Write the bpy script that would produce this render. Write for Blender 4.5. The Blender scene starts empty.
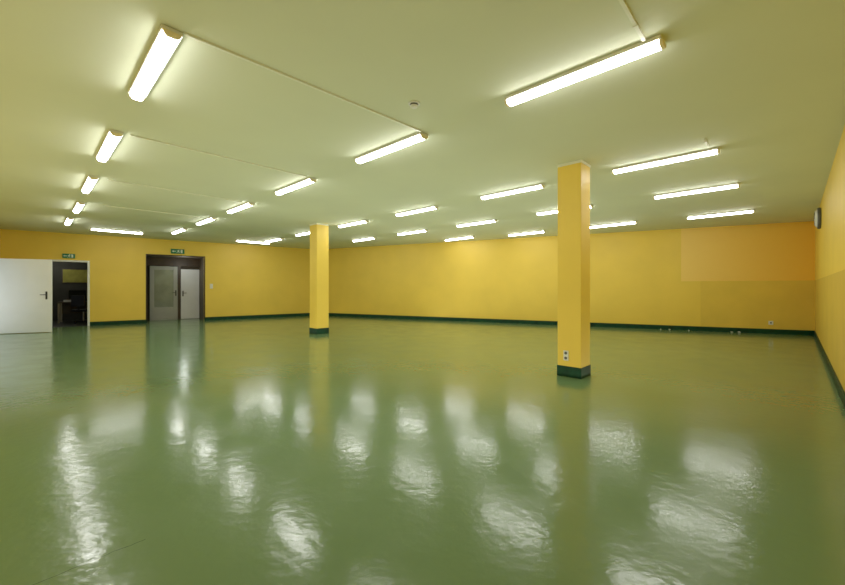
import bpy, bmesh, math, random
from mathutils import Vector, Matrix
S=bpy.context.scene
COL=S.collection
try:
    S.view_settings.view_transform='Standard'
    S.view_settings.look='None'
    S.view_settings.exposure=.92
    S.view_settings.gamma=1.08
except Exception as e: print(e)

# ---------------------------------------------------------------- materials
def mat(name,col,rough=.6,noise=0,nscale=3,bump=0,bscale=60,emit=0,metal=0,trans=0,ecol=None,spec=.5,coat=0):
    m=bpy.data.materials.new(name); m.use_nodes=True
    nt=m.node_tree; b=nt.nodes['Principled BSDF']
    b.inputs['Base Color'].default_value=(*col,1); b.inputs['Roughness'].default_value=rough
    b.inputs['Metallic'].default_value=metal
    b.inputs['Specular IOR Level'].default_value=spec
    if trans: b.inputs['Transmission Weight'].default_value=trans
    if coat: b.inputs['Coat Weight'].default_value=coat; b.inputs['Coat Roughness'].default_value=.1
    if emit:
        b.inputs['Emission Color'].default_value=(*(ecol or col),1); b.inputs['Emission Strength'].default_value=emit
    tc=nt.nodes.new('ShaderNodeTexCoord')
    if noise:
        n=nt.nodes.new('ShaderNodeTexNoise'); n.inputs['Scale'].default_value=nscale; n.inputs['Detail'].default_value=5
        nt.links.new(tc.outputs['Object'],n.inputs['Vector'])
        r=nt.nodes.new('ShaderNodeValToRGB')
        r.color_ramp.elements[0].position=.3; r.color_ramp.elements[1].position=.7
        r.color_ramp.elements[0].color=(*[c*(1-noise) for c in col],1)
        r.color_ramp.elements[1].color=(*[min(1,c*(1+noise)) for c in col],1)
        nt.links.new(n.outputs['Fac'],r.inputs['Fac']); nt.links.new(r.outputs['Color'],b.inputs['Base Color'])
    if bump:
        n2=nt.nodes.new('ShaderNodeTexNoise'); n2.inputs['Scale'].default_value=bscale; n2.inputs['Detail'].default_value=4
        nt.links.new(tc.outputs['Object'],n2.inputs['Vector'])
        bp=nt.nodes.new('ShaderNodeBump'); bp.inputs['Strength'].default_value=bump; bp.inputs['Distance'].default_value=.02
        nt.links.new(n2.outputs['Fac'],bp.inputs['Height']); nt.links.new(bp.outputs['Normal'],b.inputs['Normal'])
    return m

YEL=mat('yellow_wall_paint',(.90,.635,.085),.5,.04,1.2)
PEACH=mat('peach_wall_paint',(1.0,.63,.10),.55,.03,1.5)
OCHRE=mat('ochre_wall_paint',(.85,.59,.08),.5,.05,1.5)
CEIL=mat('ceiling_paint',(.70,.73,.54),.8,.03,.8)
GREEN=mat('dark_green_paint',(.003,.040,.020),.5,.35,8,spec=.25)
WHITE=mat('white_lacquer',(.86,.88,.87),.35,.02,3)
PLAST=mat('white_plastic',(.8,.8,.77),.4,.02,5)
CREAM=mat('cream_plastic_cap',(.88,.76,.48),.45,.03,5)
CONDM=mat('painted_conduit',(.80,.81,.66),.5,.02,5)
DIFF=mat('luminous_diffuser',(1,.98,.9),.4,emit=11.5,ecol=(1.0,.99,.95))
try: DIFF.cycles.emission_sampling='FRONT'
except Exception as e: print(e)
GREY=mat('grey_door_metal',(.38,.38,.33),.4,.06,3)
GLASSD=mat('dim_window_glass',(.26,.29,.22),.08,.2,2)
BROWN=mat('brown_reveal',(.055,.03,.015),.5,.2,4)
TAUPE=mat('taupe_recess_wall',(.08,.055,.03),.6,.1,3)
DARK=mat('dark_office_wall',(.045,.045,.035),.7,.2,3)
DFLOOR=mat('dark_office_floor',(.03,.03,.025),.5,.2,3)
BLACK=mat('black_plastic',(.012,.012,.013),.4,.1,8)
GRIM=mat('grey_plastic',(.10,.105,.105),.4,.05,8)
METAL=mat('brushed_metal',(.45,.45,.43),.3,.05,20,metal=1)
WOOD=mat('desk_wood',(.06,.045,.03),.4,.3,6)
CARD=mat('cardboard',(.24,.19,.12),.8,.1,6)
PAPER=mat('paper',(.75,.75,.72),.7,.03,9)
PLAS2=mat('plaster_crumb',(.45,.45,.38),.8,.1,30)
SIGNG=mat('exit_sign_green',(.0,.18,.07),.4,.02,3)
SIGNW=mat('exit_sign_white',(.75,.85,.78),.4,.02,3)
SCREEN=mat('screen_glass',(.02,.03,.03),.1,.1,3)

# floor paint: glossy green epoxy, cloudy colour, uneven sheen and roller texture
def floor_mat():
    m=bpy.data.materials.new('green_epoxy_floor'); m.use_nodes=True
    nt=m.node_tree; b=nt.nodes['Principled BSDF']; N=nt.nodes.new; L=nt.links.new
    def M(op,a,b_=None,c=None):
        n=N('ShaderNodeMath'); n.operation=op
        for i,v in enumerate((a,b_,c)):
            if v is None: continue
            if isinstance(v,(int,float)): n.inputs[i].default_value=v
            else: L(v,n.inputs[i])
        return n.outputs[0]
    tc=N('ShaderNodeTexCoord')
    n=N('ShaderNodeTexNoise'); n.inputs['Scale'].default_value=.6; n.inputs['Detail'].default_value=4; n.inputs['Roughness'].default_value=.5
    L(tc.outputs['Object'],n.inputs['Vector'])
    r=N('ShaderNodeValToRGB'); e=r.color_ramp.elements
    e[0].position=.3; e[0].color=(.132,.232,.100,1); e[1].position=.7; e[1].color=(.158,.265,.118,1)
    L(n.outputs['Fac'],r.inputs['Fac'])
    # one short hairline crack
    mp=N('ShaderNodeMapping'); mp.vector_type='TEXTURE'
    mp.inputs['Location'].default_value=(-1.66,1.57,0); mp.inputs['Rotation'].default_value=(0,0,math.atan2(.229,.204))
    L(tc.outputs['Object'],mp.inputs['Vector'])
    sp=N('ShaderNodeSeparateXYZ'); L(mp.outputs[0],sp.inputs[0])
    nw=N('ShaderNodeTexNoise'); nw.inputs['Scale'].default_value=9; L(tc.outputs['Object'],nw.inputs['Vector'])
    off=M('MULTIPLY',M('SUBTRACT',nw.outputs['Fac'],.5),.05)
    lin=M('LESS_THAN',M('ABSOLUTE',M('ADD',sp.outputs['Y'],off)),.0022)
    msk=M('MULTIPLY',lin,M('MULTIPLY',M('GREATER_THAN',sp.outputs['X'],0),M('LESS_THAN',sp.outputs['X'],.42)))
    mc=N('ShaderNodeMixRGB'); mc.inputs[2].default_value=(.04,.08,.035,1); L(msk,mc.inputs[0]); L(r.outputs['Color'],mc.inputs[1])
    L(mc.outputs[0],b.inputs['Base Color'])
    n2=N('ShaderNodeTexNoise'); n2.inputs['Scale'].default_value=2.5; n2.inputs['Detail'].default_value=4; n2.inputs['Roughness'].default_value=.55
    L(tc.outputs['Object'],n2.inputs['Vector'])
    mr=N('ShaderNodeMapRange'); mr.inputs['From Min'].default_value=.3; mr.inputs['From Max'].default_value=.7
    mr.inputs['To Min'].default_value=.12; mr.inputs['To Max'].default_value=.20
    L(n2.outputs['Fac'],mr.inputs['Value']); L(mr.outputs[0],b.inputs['Roughness'])
    n3=N('ShaderNodeTexNoise'); n3.inputs['Scale'].default_value=13; n3.inputs['Detail'].default_value=2; n3.inputs['Roughness'].default_value=.5
    L(tc.outputs['Object'],n3.inputs['Vector'])
    bp=N('ShaderNodeBump'); bp.inputs['Strength'].default_value=.17; bp.inputs['Distance'].default_value=.01
    L(n3.outputs['Fac'],bp.inputs['Height']); L(bp.outputs['Normal'],b.inputs['Normal'])
    b.inputs['Specular IOR Level'].default_value=.6
    return m
FLOORM=floor_mat()

# ---------------------------------------------------------------- mesh builder
class MB:
    def __init__(s): s.bm=bmesh.new(); s.mi=0
    def _fin(s,vs):
        fs={f for v in vs for f in v.link_faces}
        for f in fs: f.material_index=s.mi
        return vs
    def box(s,a,b):
        c=[(a[i]+b[i])/2 for i in range(3)]; d=[abs(b[i]-a[i]) for i in range(3)]
        r=bmesh.ops.create_cube(s.bm,size=1,matrix=Matrix.Translation(c)@Matrix.Diagonal((*d,1)))
        s._fin(r['verts']); return s
    def cyl(s,c,r,h,axis='Z',r2=None,seg=32,rot=None):
        M=Matrix.Translation(c)
        if axis=='X': M=M@Matrix.Rotation(math.pi/2,4,'Y')
        if axis=='Y': M=M@Matrix.Rotation(math.pi/2,4,'X')
        if rot: M=M@rot
        q=bmesh.ops.create_cone(s.bm,cap_ends=True,segments=seg,radius1=r,radius2=r if r2 is None else r2,depth=h,matrix=M)
        s._fin(q['verts']); return s
    def prism(s,prof,x0,x1):   # profile in (y,z), extruded on x
        A=[s.bm.verts.new((x0,p[0],p[1])) for p in prof]; B=[s.bm.verts.new((x1,p[0],p[1])) for p in prof]
        n=len(prof); s.bm.faces.new(A[::-1]); s.bm.faces.new(B)
        for i in range(n): s.bm.faces.new((A[i],A[(i+1)%n],B[(i+1)%n],B[i]))
        s._fin(A+B); return s
    def poly(s,pts,y0,y1):  # polygon in (x,z), thickness on y
        A=[s.bm.verts.new((p[0],y0,p[1])) for p in pts]; B=[s.bm.verts.new((p[0],y1,p[1])) for p in pts]
        n=len(pts); s.bm.faces.new(A); s.bm.faces.new(B[::-1])
        for i in range(n): s.bm.faces.new((A[(i+1)%n],A[i],B[i],B[(i+1)%n]))
        s._fin(A+B); return s
    def obj(s,name,mats,parent=None,bevel=0,smooth=False):
        bmesh.ops.recalc_face_normals(s.bm,faces=s.bm.faces[:])
        me=bpy.data.meshes.new(name); s.bm.to_mesh(me); s.bm.free()
        if not isinstance(mats,(list,tuple)): mats=[mats]
        for m in mats: me.materials.append(m)
        o=bpy.data.objects.new(name,me); COL.objects.link(o)
        if parent: o.parent=parent
        if bevel:
            md=o.modifiers.new('bevel','BEVEL'); md.width=bevel; md.segments=2; md.limit_method='ANGLE'
        if smooth:
            for p in me.polygons: p.use_smooth=True
            try: me.set_sharp_from_angle(angle=math.radians(40))
            except Exception: pass
        return o
def empty(name,loc,rot,label=None,cat=None,group=None,kind=None):
    e=bpy.data.objects.new(name,None); COL.objects.link(e); e.location=loc; e.rotation_euler=(0,0,rot); e.empty_display_size=.2
    tag(e,label,cat,group,kind); return e
def tag(o,label=None,cat=None,group=None,kind=None):
    if label:o['label']=label
    if cat:o['category']=cat
    if group:o['group']=group
    if kind:o['kind']=kind
    return o

# ---------------------------------------------------------------- room shell (metres)
H=3.01; T=.15
LC=Vector((-12.58,11.26)); BC=Vector((-4.77,17.25)); RC=Vector((10.31,9.93)); NC=Vector((-.32,-.88))
def frame(a,b):
    d=b-a; return math.atan2(d.y,d.x), d.length
# going LC->BC->RC->NC is clockwise: room lies on the right-hand side (local -y)
def shell(name,a,b,build,mats):
    ang,L=frame(a,b)
    m=MB(); build(m,L); o=m.obj(name,mats); o.location=(a.x,a.y,0); o.rotation_euler=(0,0,ang)
    return o,ang,L
D1=(1.10,1.95,2.09); D2=(3.53,5.31,2.43)
def bl(m,L):
    m.box((-.0,0,0),(D1[0],T,H)); m.box((D1[1],0,0),(D2[0],T,H)); m.box((D2[1],0,0),(L+.1,T,H))
    m.box((D1[0],0,D1[2]),(D1[1],T,H)); m.box((D2[0],0,D2[2]),(D2[1],T,H))
wl,angL,LL=shell('wall_left',LC,BC,bl,YEL)
tag(wl,'yellow painted wall with two doorways','wall',kind='structure')
def bb(m,L):
    # peach repaint starts at s=13.83 above h=1.45; the lower part is a slightly deeper yellow further right
    m.box((0,0,0),(13.83,T,H)); m.mi=1; m.box((13.83,0,1.45),(L,T,H)); m.mi=0; m.box((13.83,0,0),(14.3,T,1.45)); m.mi=2; m.box((14.3,0,0),(L,T,1.45))
wb,angB,LB=shell('wall_back',BC,RC,bb,[YEL,PEACH,OCHRE])
tag(wb,'long yellow painted wall with a peach repainted patch','wall',kind='structure')
# the repaint changes colour along its length: yellower at its free edge, more orange toward the corner
nt=PEACH.node_tree; bsdf=nt.nodes['Principled BSDF']
tcn=nt.nodes.new('ShaderNodeTexCoord'); sx=nt.nodes.new('ShaderNodeSeparateXYZ'); mrn=nt.nodes.new('ShaderNodeMapRange')
mrn.inputs['From Min'].default_value=13.8; mrn.inputs['From Max'].default_value=16.8
rp=nt.nodes.new('ShaderNodeValToRGB'); rp.color_ramp.elements[0].color=(1,.69,.17,1); rp.color_ramp.elements[1].color=(1,.58,.06,1)
nt.links.new(tcn.outputs['Object'],sx.inputs[0]); nt.links.new(sx.outputs['X'],mrn.inputs['Value']); nt.links.new(mrn.outputs[0],rp.inputs['Fac']); nt.links.new(rp.outputs['Color'],bsdf.inputs['Base Color'])
def br(m,L):
    m.mi=0; m.box((0,0,1.45),(L,T,H)); m.mi=1; m.box((0,0,0),(L,T,1.45))
wr,angR,LR=shell('wall_right',RC,NC,br,[YEL,mat('ochre_lower_wall_paint',(.74,.50,.065),.5,.05,1.5)])
tag(wr,'yellow painted wall with a darker lower half','wall',kind='structure')
# near wall with a doorway just beside the corner (hinge side of the open white door)
HS=1.47            # distance of hinge from corner LC
DW=1.18
def bn(m,L):
    a=L-HS-DW; b=L-HS
    m.box((0,0,0),(a,T,H)); m.box((b,0,0),(L,T,H)); m.box((a,0,2.1),(b,T,H))
    m.mi=1
    m.box((a-.1,T+.9,0),(b+.1,T+1,2.2)); m.box((a-.1,T,0),(a,T+.9,2.2)); m.box((b,T,0),(b+.1,T+.9,2.2)); m.box((a,T,2.1),(b,T+.9,2.2)); m.box((a,T,-.05),(b,T+.9,0))
wn,angN,LN=shell('wall_near',NC,LC,bn,[YEL,WHITE])
tag(wn,'yellow painted wall with a doorway','wall',kind='structure')

def baseb(name,a,b,rng):
    ang,L=frame(a,b); m=MB()
    for s0,s1 in rng(L): m.box((s0,-.018,0),(s1,.0,.13))
    o=m.obj(name,GREEN); o.location=(a.x,a.y,0); o.rotation_euler=(0,0,ang)
    tag(o,'dark green painted skirting strip','baseboard',kind='structure')
baseb('baseboard_left',LC,BC,lambda L:[(0,D1[0]-.06),(D1[1]+.06,D2[0]),(D2[1],L)])
baseb('baseboard_back',BC,RC,lambda L:[(0,L)])
baseb('baseboard_right',RC,NC,lambda L:[(0,L)])
baseb('baseboard_near',NC,LC,lambda L:[(0,L-HS-DW-.07),(L-HS+.07,L)])

def LW(s,off,h=0):   # point on left wall frame, off>0 into the room
    u=Vector((math.cos(angL),math.sin(angL))); n=Vector((u.y,-u.x))
    p=LC+u*s+n*off; return Vector((p.x,p.y,h))
def onwall(a,ang,s,off,h):
    u=Vector((math.cos(ang),math.sin(ang))); n=Vector((u.y,-u.x)); p=a+u*s+n*off; return Vector((p.x,p.y,h))

# floor and ceiling polygons
def flat(name,polys,z,mats,kindlabel,up):
    bm=bmesh.new()
    for pts,mi in polys:
        f=bm.faces.new([bm.verts.new((p[0],p[1],0)) for p in pts]); f.material_index=mi
        f.normal_update()
        if (f.normal.z>0)!=up: f.normal_flip()
    r=bmesh.ops.extrude_face_region(bm,geom=bm.faces[:])
    for v in [g for g in r['geom'] if isinstance(g,bmesh.types.BMVert)]: v.co.z+= (-.1 if up else .1)
    bmesh.ops.recalc_face_normals(bm,faces=bm.faces[:])
    me=bpy.data.meshes.new(name); bm.to_mesh(me); bm.free()
    for m in mats: me.materials.append(m)
    o=bpy.data.objects.new(name,me); o.location.z=z; COL.objects.link(o)
    return tag(o,kindlabel[0],kindlabel[1],kind='structure')
def exq(s0,s1,o0,o1): return [LW(s0,o0),LW(s1,o0),LW(s1,o1),LW(s0,o1)]
main=[LC,BC,RC,NC]
OD=3.6; VD=1.3
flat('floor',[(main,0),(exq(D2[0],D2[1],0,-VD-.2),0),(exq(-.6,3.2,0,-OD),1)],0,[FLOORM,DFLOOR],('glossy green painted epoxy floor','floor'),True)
flat('ceiling',[(main,0)],H,[CEIL],('pale cream painted flat ceiling','ceiling'),False)

# office behind doorway 1 (local frame of left wall: +y is away from hall)
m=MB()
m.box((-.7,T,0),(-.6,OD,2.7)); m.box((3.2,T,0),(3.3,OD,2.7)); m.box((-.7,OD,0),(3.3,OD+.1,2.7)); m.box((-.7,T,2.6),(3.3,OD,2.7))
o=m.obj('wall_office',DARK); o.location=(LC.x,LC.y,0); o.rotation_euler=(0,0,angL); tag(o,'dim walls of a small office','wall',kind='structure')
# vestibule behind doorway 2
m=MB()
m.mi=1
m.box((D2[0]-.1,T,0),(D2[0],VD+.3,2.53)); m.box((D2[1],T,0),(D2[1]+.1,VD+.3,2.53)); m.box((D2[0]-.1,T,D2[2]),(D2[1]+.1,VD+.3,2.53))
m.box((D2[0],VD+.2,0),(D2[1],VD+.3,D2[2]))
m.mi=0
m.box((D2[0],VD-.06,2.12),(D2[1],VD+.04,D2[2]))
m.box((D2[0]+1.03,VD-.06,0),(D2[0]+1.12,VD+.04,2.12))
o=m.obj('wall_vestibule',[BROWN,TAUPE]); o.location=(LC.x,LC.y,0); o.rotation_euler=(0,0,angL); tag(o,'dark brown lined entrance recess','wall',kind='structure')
# trim of doorway 2
m=MB(); a,b,h=D2
m.box((a-.03,-.012,0),(a,T,h+.03)); m.box((b,-.012,0),(b+.03,T,h+.03)); m.box((a,-.012,h),(b,T,h+.03))
o=m.obj('trim_1',BROWN,bevel=.004); o.location=(LC.x,LC.y,0); o.rotation_euler=(0,0,angL); tag(o,'thin dark brown frame of the wide doorway','door frame',kind='structure')

def handle(par,x,y,z,dirx,side=-1,mt=None):
    m=MB(); m.box((x-.02,y,z-.11),(x+.02,y+side*.008,z+.11)); m.cyl((x,y+side*.03,z+.02),.009,.05,'Y'); 
    m.cyl((x+dirx*.055,y+side*.05,z+.02),.009,.13,'X')
    o=m.obj('handle',mt or BLACK,par,bevel=.002); o['label']='black lever handle with long plate'; return o

# door 1: white frame of the office doorway
d1=empty('door_1',(LC.x,LC.y,0),angL,'white steel frame of the office doorway','door',kind='structure')
m=MB(); a,b,h=D1; w=.06
m.box((a-w,-.025,0),(a,T+.02,h+w)); m.box((b,-.025,0),(b+w,T+.02,h+w)); m.box((a,-.025,h),(b,T+.02,h+w))
m.obj('door_frame',WHITE,d1,bevel=.005)
# door 4: white steel door hinged on the near wall, swung open into the hall
un=(LC-NC).normalized(); hp=LC-un*HS
d4=empty('door_4',(hp.x,hp.y,0),0,'white steel door swung open into the hall','door',kind='structure')
fr=empty('door_frame',(0,0,0),angN); fr.parent=d4
m=MB(); m.box((-.0,-.03,0),(.06,T,2.16)); m.box((-DW-.06,-.03,0),(-DW,T,2.16)); m.box((-DW,-.03,2.1),(0,T,2.16))
m.obj('jamb',WHITE,fr,bevel=.005)
lf=empty('door_leaf',(.02,0,.012),math.radians(23.5)); lf.parent=d4
m=MB(); m.box((.0,-.045,0),(1.15,0,2.04)); m.box((.02,0,.02),(1.13,.02,2.02))
m.obj('panel',WHITE,lf,bevel=.006)
handle(lf,1.04,-.045,1.03,-1)
for z in (.25,1.8):
    m=MB(); m.cyl((0.0,-.055,z),.012,.14); m.obj('hinge',METAL,lf)

# door 2: grey glazed leaf + white leaf in the vestibule
d2=empty('door_2',(LC.x,LC.y,0),angL,'grey glazed door in a brown recess','door',kind='structure')
x0=D2[0]+.12; x1=D2[0]+1.02; y=VD
m=MB()
m.box((x0,y-.05,0),(x0+.14,y,2.10)); m.box((x1-.14,y-.05,0),(x1,y,2.10)); m.box((x0+.14,y-.05,1.96),(x1-.14,y,2.10)); m.box((x0+.14,y-.05,0),(x1-.14,y,.5))
m.box((x0+.02,y-.06,.06),(x1-.02,y-.05,.10))
m.obj('door_leaf',GREY,d2,bevel=.006)
m=MB(); m.box((x0+.14,y-.035,.5),(x1-.14,y-.015,1.96)); m.obj('glass_pane',GLASSD,d2)
handle(d2,x1-.06,y-.05,1.05,-1,mt=BLACK)
d3=empty('door_3',(LC.x,LC.y,0),angL,'pale grey flush door next to the glazed door','door',kind='structure')
x0=D2[0]+1.13; x1=D2[1]-.01
m=MB(); m.box((x0,y-.05,.01),(x1,y,2.0)); m.obj('door_leaf',mat('pale_grey_door',(.82,.82,.86),.4,.03,3),d3,bevel=.006)
handle(d3,x0+.07,y-.05,1.03,1)

# ---------------------------------------------------------------- columns
angG=math.radians(-43.9)
def column(cx,cy,s,label,sock=False):
    e=empty('column',(cx,cy,0),angG,label,'column','square ceiling columns')
    m=MB(); m.box((-s/2,-s/2,.0),(s/2,s/2,H-.02)); m.obj('shaft',YEL,e,bevel=.008)
    q=s/2+.006
    m=MB(); m.box((-q,-q,0),(q,q,.15)); o=m.obj('base_band',GREEN,e,bevel=.002); o['label']='dark green painted base'
    q=s/2+.006
    m=MB(); m.box((-q,-q,H-.035),(q,q,H)); m.obj('top_joint',CONDM,e)
    return e
c1=column(2.17,5.42,.335,'square yellow column with dark green base and white socket')
c2=column(-2.87,10.5,.375,'square yellow column with dark green base')
# sockets
def socket(loc,rot,label,n=2,group='wall sockets'):
    e=empty('power_socket',loc,rot,label,'socket',group)
    m=MB(); k=.035 if n==2 else .05
    m.box((-k,-.014,-k*n),(k,0,k*n)); m.obj('plate',PLAST,e,bevel=.004)
    for i in range(n):
        z=(i-(n-1)/2)*.07
        MB().cyl((0,-.015,z),.02,.006,'Y').obj('insert',GRIM,e)
    return e
u=Vector((math.cos(angG),math.sin(angG))); n=Vector((u.y,-u.x))
p=Vector((2.17,5.42))+n*(.1675)+u*(-.04)
socket((p.x,p.y,.30),angG,'white double socket on a yellow column near its base')
p=onwall(BC,angB,15.87,0,.30); socket(p,angB,'white single socket low on the yellow wall',1)
p=LW(5.55,0,1.32); 
e=empty('light_switch',p,angL,'white wall switch beside the wide doorway','switch')
m=MB(); m.box((-.05,-.012,-.09),(.05,0,.09)); m.obj('plate',PLAST,e,bevel=.004)
MB().box((-.03,-.02,-.07),(.03,-.011,-.005)).obj('rocker',PLAST,e,bevel=.003)
MB().box((-.03,-.02,.005),(.03,-.011,.07)).obj('rocker',PLAST,e,bevel=.003)

# small plaster debris lying at the foot of the back wall
random.seed(4)
for s,off in ((13.3,.10),(13.52,.13),(14.0,.10),(15.0,.10),(15.16,.12)):
    p=onwall(BC,angB,s,off,0)
    m=MB(); r=.02+.015*random.random()
    bmesh.ops.create_icosphere(m.bm,subdivisions=1,radius=r)
    for v in m.bm.verts:
        v.co.x*=random.uniform(.8,1.6); v.co.y*=random.uniform(.7,1.2); v.co.z*=random.uniform(.4,.8)
    z=min(v.co.z for v in m.bm.verts)
    o=m.obj('plaster_chip',PLAS2); o.location=(p.x,p.y,-z); tag(o,'small white plaster chip on the green floor by the skirting','debris','plaster chips at the wall')

# ---------------------------------------------------------------- exit signs
def exit_sign(s,h,w,ht):
    e=empty('exit_sign',LW(s,0,h),angL,'small green emergency exit sign above a doorway','exit sign','emergency exit signs')
    m=MB(); m.box((-w/2,-.05,-ht/2),(w/2,0,ht/2)); m.obj('housing',SIGNG,e,bevel=.006)
    m=MB(); k=ht; y0,y1=-.053,-.05
    m.poly([(.22*w,-.36*k),(.22*w,.36*k),(.36*w,.36*k),(.36*w,-.36*k)],y0,y1)
    m.poly([(-.42*w,0),(-.3*w,.2*k),(-.3*w,.07*k),(-.14*w,.07*k),(-.14*w,-.07*k),(-.3*w,-.07*k),(-.3*w,-.2*k)],y0,y1)
    m.cyl((.08*w,y0+.0015,.28*k),.09*k,.003,'Y',seg=16)
    m.poly([(-.02*w,.16*k),(.09*w,.18*k),(.07*w,-.08*k),(.0*w,-.08*k)],y0,y1)
    m.poly([(.0*w,-.08*k),(.05*w,-.08*k),(.0*w,-.22*k),(-.09*w,-.36*k),(-.11*w,-.3*k),(-.03*w,-.18*k)],y0-.001,y1)
    m.poly([(.02*w,-.06*k),(.07*w,-.06*k),(.14*w,-.18*k),(.11*w,-.36*k),(.08*w,-.36*k),(.09*w,-.19*k)],y0-.002,y1)
    m.poly([(.08*w,.16*k),(.17*w,.04*k),(.15*w,0),(.06*w,.1*k)],y0-.001,y1)
    m.poly([(-.01*w,.16*k),(-.09*w,.08*k),(-.08*w,.02*k),(.02*w,.1*k)],y0-.0015,y1)
    o=m.obj('pictogram',SIGNW,e); o['label']='white running figure, arrow and doorway'
exit_sign(1.50,2.28,.30,.14)
exit_sign(4.45,2.60,.42,.17)

# ---------------------------------------------------------------- ceiling lights
def lights():
    Lh=.63
    def make_parts():
        m=MB(); m.box((-Lh+.01,-.064,-.028),(Lh-.01,.064,0)); a=m.obj('housing',PLAST,None,bevel=.003)
        prof=[(-.054,-.028),(-.040,-.055),(-.025,-.064),(.025,-.064),(.040,-.055),(.054,-.028)]
        m=MB(); m.prism(prof,-Lh+.024,Lh-.024); b=m.obj('diffuser',DIFF,None)
        pr=[(y*1.06,z*1.05+.002) for y,z in prof]
        m=MB(); m.prism(pr,-Lh,-Lh+.024); c=m.obj('end_cap',CREAM,None,bevel=.003)
        m=MB(); m.prism(pr,Lh-.024,Lh); d=m.obj('end_cap',CREAM,None,bevel=.003)
        return [a,b,c,d]
    base=make_parts(); first=True
    for (ux,uz,ang) in POS:
        e=empty('fluorescent_light',(ux*1.71,uz*1.71,H-.002),ang,'lit fluorescent batten light with white diffuser and cream end caps','ceiling light','ceiling fluorescent lights')
        for p in base:
            q=p if first else p.copy()
            if not first: COL.objects.link(q)
            q.parent=e
        first=False
aA=math.radians(136.1); aB=math.radians(46)
POS=[(-1.25,1.747,aA),(-2.26,2.72,aA),(-3.27,3.71,aA),(-4.32,4.75,aA),(-5.36,5.73,aA),
 (.728,1.807,aA),(-.25,2.757,aA),(-1.28,3.777,aA),(-2.31,4.78,aA),(-3.28,5.72,aA),(-4.33,6.72,aA),
 (1.918,3.03,aA),(.93,3.985,aA),(-.087,4.98,aA),(-1.1,5.95,aA),(-2.14,6.98,aA),(-3.15,8.0,aA),
 (2.844,3.96,aA),(1.83,4.91,aA),(.836,5.906,aA),(-.19,6.87,aA),(-1.22,7.87,aA),
 (4.08,5.20,aA),(3.02,6.05,aA),(1.92,7.0,aA),(.75,7.72,aA),
 (-5.42,6.72,aB),(-3.72,8.3,aB)]
lights()

# conduits
def conduit(p,q,label='thin painted cable conduit running across the ceiling',s0=.14,s1=.14):
    a=Vector(p)*1.76; b=Vector(q)*1.76; d=b-a; dn=d.normalized(); a=a+dn*s0; b=b-dn*s1; d=b-a
    e=MB(); L=d.length
    e.box((0,-.011,-.016),(L,.011,0))
    k=int(L/.6)
    for i in range(k+1):
        x=.08+i*.6
        if x<L-.05: e.box((x-.01,-.015,-.019),(x+.01,.015,0))
    o=e.obj('cable_conduit',CONDM); o.location=(a.x,a.y,H); o.rotation_euler=(0,0,math.atan2(d.y,d.x))
    tag(o,label,'conduit','ceiling cable conduits')
conduit((-.96,1.45),(.03,2.44),s0=.07,s1=.10); conduit((-1.93,2.43),(-.98,3.43),s0=.07); conduit((-2.93,3.43),(-2.03,4.44),s0=.1); conduit((-3.97,4.45),(-3.0,5.42),s0=.3,s1=.3)
conduit((.25,.85),(.93,1.56),s1=.10); conduit((1.90,2.54),(2.10,2.76),s0=-.05,s1=.2)
def detector(x,y,r,label):
    e=empty('smoke_detector',(x,y,H),0,label,'smoke detector')
    m=MB(); m.cyl((0,0,-.006),r,.012); m.obj('base_ring',PLAST,e,bevel=.003,smooth=True)
    m=MB(); m.cyl((0,0,-.018),r*.6,.014,r2=r*.75); m.obj('vent_ring',GRIM,e,smooth=True)
    m=MB(); m.cyl((0,0,-.034),r*.5,.02,r2=r*.7); m.obj('cap',PLAST,e,bevel=.003,smooth=True)
detector(-.08,3.6,.055,'small round smoke detector on the cream ceiling')

# wall clock on right wall
p=onwall(RC,angR,3.15,0,2.67)
e=empty('wall_clock',p,angR,'round wall clock with dark rim high on the yellow wall','clock')
m=MB(); m.cyl((0,-.0275,0),.215,.055,'Y',seg=48); m.obj('rim',GRIM,e,bevel=.018,smooth=True)
m=MB(); m.cyl((0,-.07,0),.19,.04,'Y',r2=.14,seg=48); m.obj('dial',PAPER,e,bevel=.004,smooth=True)
for i in range(12):
    a=i*math.pi/6; c,s=math.cos(a),math.sin(a)
    pts=[(-.006,.10),(.006,.10),(.006,.13),(-.006,.13)]
    MB().poly([(x*c-z*s,x*s+z*c) for x,z in pts],-.093,-.089).obj('hour_mark',BLACK,e)
m=MB(); m.poly([(-.007,-.02),(.007,-.02),(.004,.11),(-.004,.11)],-.1,-.097); m.obj('minute_hand',BLACK,e)
m=MB(); m.poly([(-.02,-.008),(.08,.03),(.078,.04),(-.02,.01)],-.097,-.0945); m.obj('hour_hand',BLACK,e)

# ---------------------------------------------------------------- office contents
def LWf(s,off): v=LW(s,off); return (v.x,v.y,0)
e=empty('office_desk',LWf(1.75,-2.2),angL,'dark wooden desk in the dim office','desk')
m=MB(); m.box((-.75,-.35,.71),(.75,.35,.75)); m.obj('top',WOOD,e,bevel=.004)
for sx_ in(-.7,.7):
    for sy in(-.3,.3):
        m=MB(); m.box((sx_-.025,sy-.025,0),(sx_+.025,sy+.025,.71)); m.obj('leg',METAL,e)
m=MB(); m.box((-.68,.28,.3),(.68,.3,.71)); m.obj('modesty_panel',WOOD,e)
def at(s,off,z): v=LW(s,off); return (v.x,v.y,z)
e=empty('computer_monitor',at(1.5,-2.35,.75),angL+.3,'black computer monitor on the desk','monitor')
m=MB(); m.box((-.25,-.02,.10),(.25,.02,.42)); m.obj('casing',BLACK,e,bevel=.006)
m=MB(); m.box((-.235,-.023,.115),(.235,-.0195,.405)); m.obj('screen',SCREEN,e)
m=MB(); m.box((-.1,-.08,0),(.1,.08,.015)); m.box((-.03,.0,.01),(.03,.03,.2)); m.obj('stand',BLACK,e)
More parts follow.
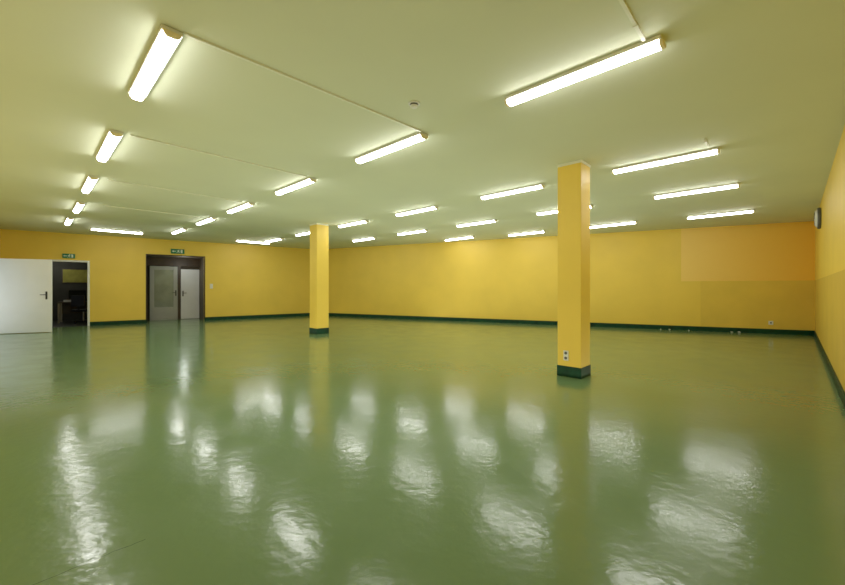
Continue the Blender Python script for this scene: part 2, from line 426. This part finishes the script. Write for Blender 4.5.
o=MB().box((-.15,-.11,0),(.15,.11,.07)).obj('paper_stack',PAPER); o.location=at(1.32,-1.98,.75); o.rotation_euler=(0,0,angL+.2); tag(o,'stack of white papers on the desk','papers')
e=empty('cardboard_box',at(2.05,-2.3,.75),angL-.1,'brown cardboard box on the desk','box')
MB().box((-.16,-.13,0),(.16,.13,.22)).obj('body',CARD,e)
MB().box((-.03,-.131,.0),(.03,.131,.222)).obj('tape',PAPER,e)
e=empty('office_chair',LWf(1.75,-1.35),angL+2.6,'black office chair in the dim office','chair')
m=MB(); m.box((-.24,-.23,.43),(.24,.23,.51)); m.obj('seat',BLACK,e,bevel=.03)
m=MB(); m.box((-.22,.2,.6),(.22,.26,1.0)); m.box((-.03,.22,.45),(.03,.25,.65)); m.obj('backrest',BLACK,e,bevel=.02)
m=MB(); m.cyl((0,0,.26),.025,.34); m.obj('gas_column',METAL,e)
m=MB()
for i in range(5):
    a=i*2*math.pi/5; M=Matrix.Rotation(a,4,'Z')
    r=bmesh.ops.create_cube(m.bm,size=1,matrix=M@Matrix.Translation((.15,0,.085))@Matrix.Diagonal((.3,.04,.03,1)))
m.obj('star_base',BLACK,e)
for i in range(5):
    a=i*2*math.pi/5
    MB().cyl((.28*math.cos(a),.28*math.sin(a),.035),.035,.03,'Y',seg=16).obj('caster',BLACK,e)
e=empty('notice_board',LW(1.35,-OD+.01,1.72),angL,'olive yellow notice board on the office wall','notice board')
MB().box((-.40,-.03,-.28),(.40,0,.28)).obj('frame',WOOD,e)
MB().box((-.37,-.035,-.25),(.37,-.029,.25)).obj('panel',mat('olive_board',(.38,.36,.06),.7,.2,5),e)

# unseen point light added to give the office a dim glow
ld=bpy.data.lights.new('office_fill_light','POINT'); ld.energy=7; ld.color=(1,.97,.8); ld.shadow_soft_size=.1
lo=bpy.data.objects.new('office_fill_light',ld); COL.objects.link(lo); lo.location=LW(.6,-2.6,2.2)
# unseen fill light added in the entrance recess to brighten its doors
ld=bpy.data.lights.new('recess_fill_light','POINT'); ld.energy=3.5; ld.color=(.95,1,.95); ld.shadow_soft_size=.12
lo=bpy.data.objects.new('recess_fill_light',ld); COL.objects.link(lo); lo.location=LW(4.7,-.45,2.1)
# added cool fill in the near doorway's closed recess, imitating daylight on leaf and ceiling
un=(LC-NC).normalized(); nn=Vector((un.y,-un.x)); pc=LC-un*(HS+DW/2)-nn*.9
al=bpy.data.lights.new('doorway_fill_light','AREA'); al.shape='RECTANGLE'; al.size=1.1; al.size_y=1.9; al.energy=4; al.color=(.92,.96,1)
ao=bpy.data.objects.new('doorway_fill_light',al); COL.objects.link(ao); ao.location=(pc.x,pc.y,1.05)
ao.rotation_euler=Vector((nn.x,nn.y,.0)).to_track_quat('-Z','Z').to_euler()

# added upward fill at floor level, standing for bounced light in the hall
al=bpy.data.lights.new('hall_bounce_fill','AREA'); al.shape='RECTANGLE'; al.size=12; al.size_y=9; al.energy=75; al.color=(1,.98,.78)
ao=bpy.data.objects.new('hall_bounce_fill',al); COL.objects.link(ao); ao.location=(-.6,7.4,.03); ao.rotation_euler=(math.pi,0,math.radians(46))

# ---------------------------------------------------------------- world, camera
w=bpy.data.worlds.new('world'); S.world=w; w.use_nodes=True
w.node_tree.nodes['Background'].inputs[0].default_value=(.6,.7,.8,1); w.node_tree.nodes['Background'].inputs[1].default_value=.2
cd=bpy.data.cameras.new('camera'); cam=bpy.data.objects.new('camera',cd); COL.objects.link(cam)
cam.location=(0,0,1.25); cam.rotation_euler=(math.pi/2,0,0)
cd.sensor_width=36; cd.sensor_fit='HORIZONTAL'; cd.lens=36*378/845; cd.shift_y=-4.5/845; cd.clip_start=.05
S.camera=cam
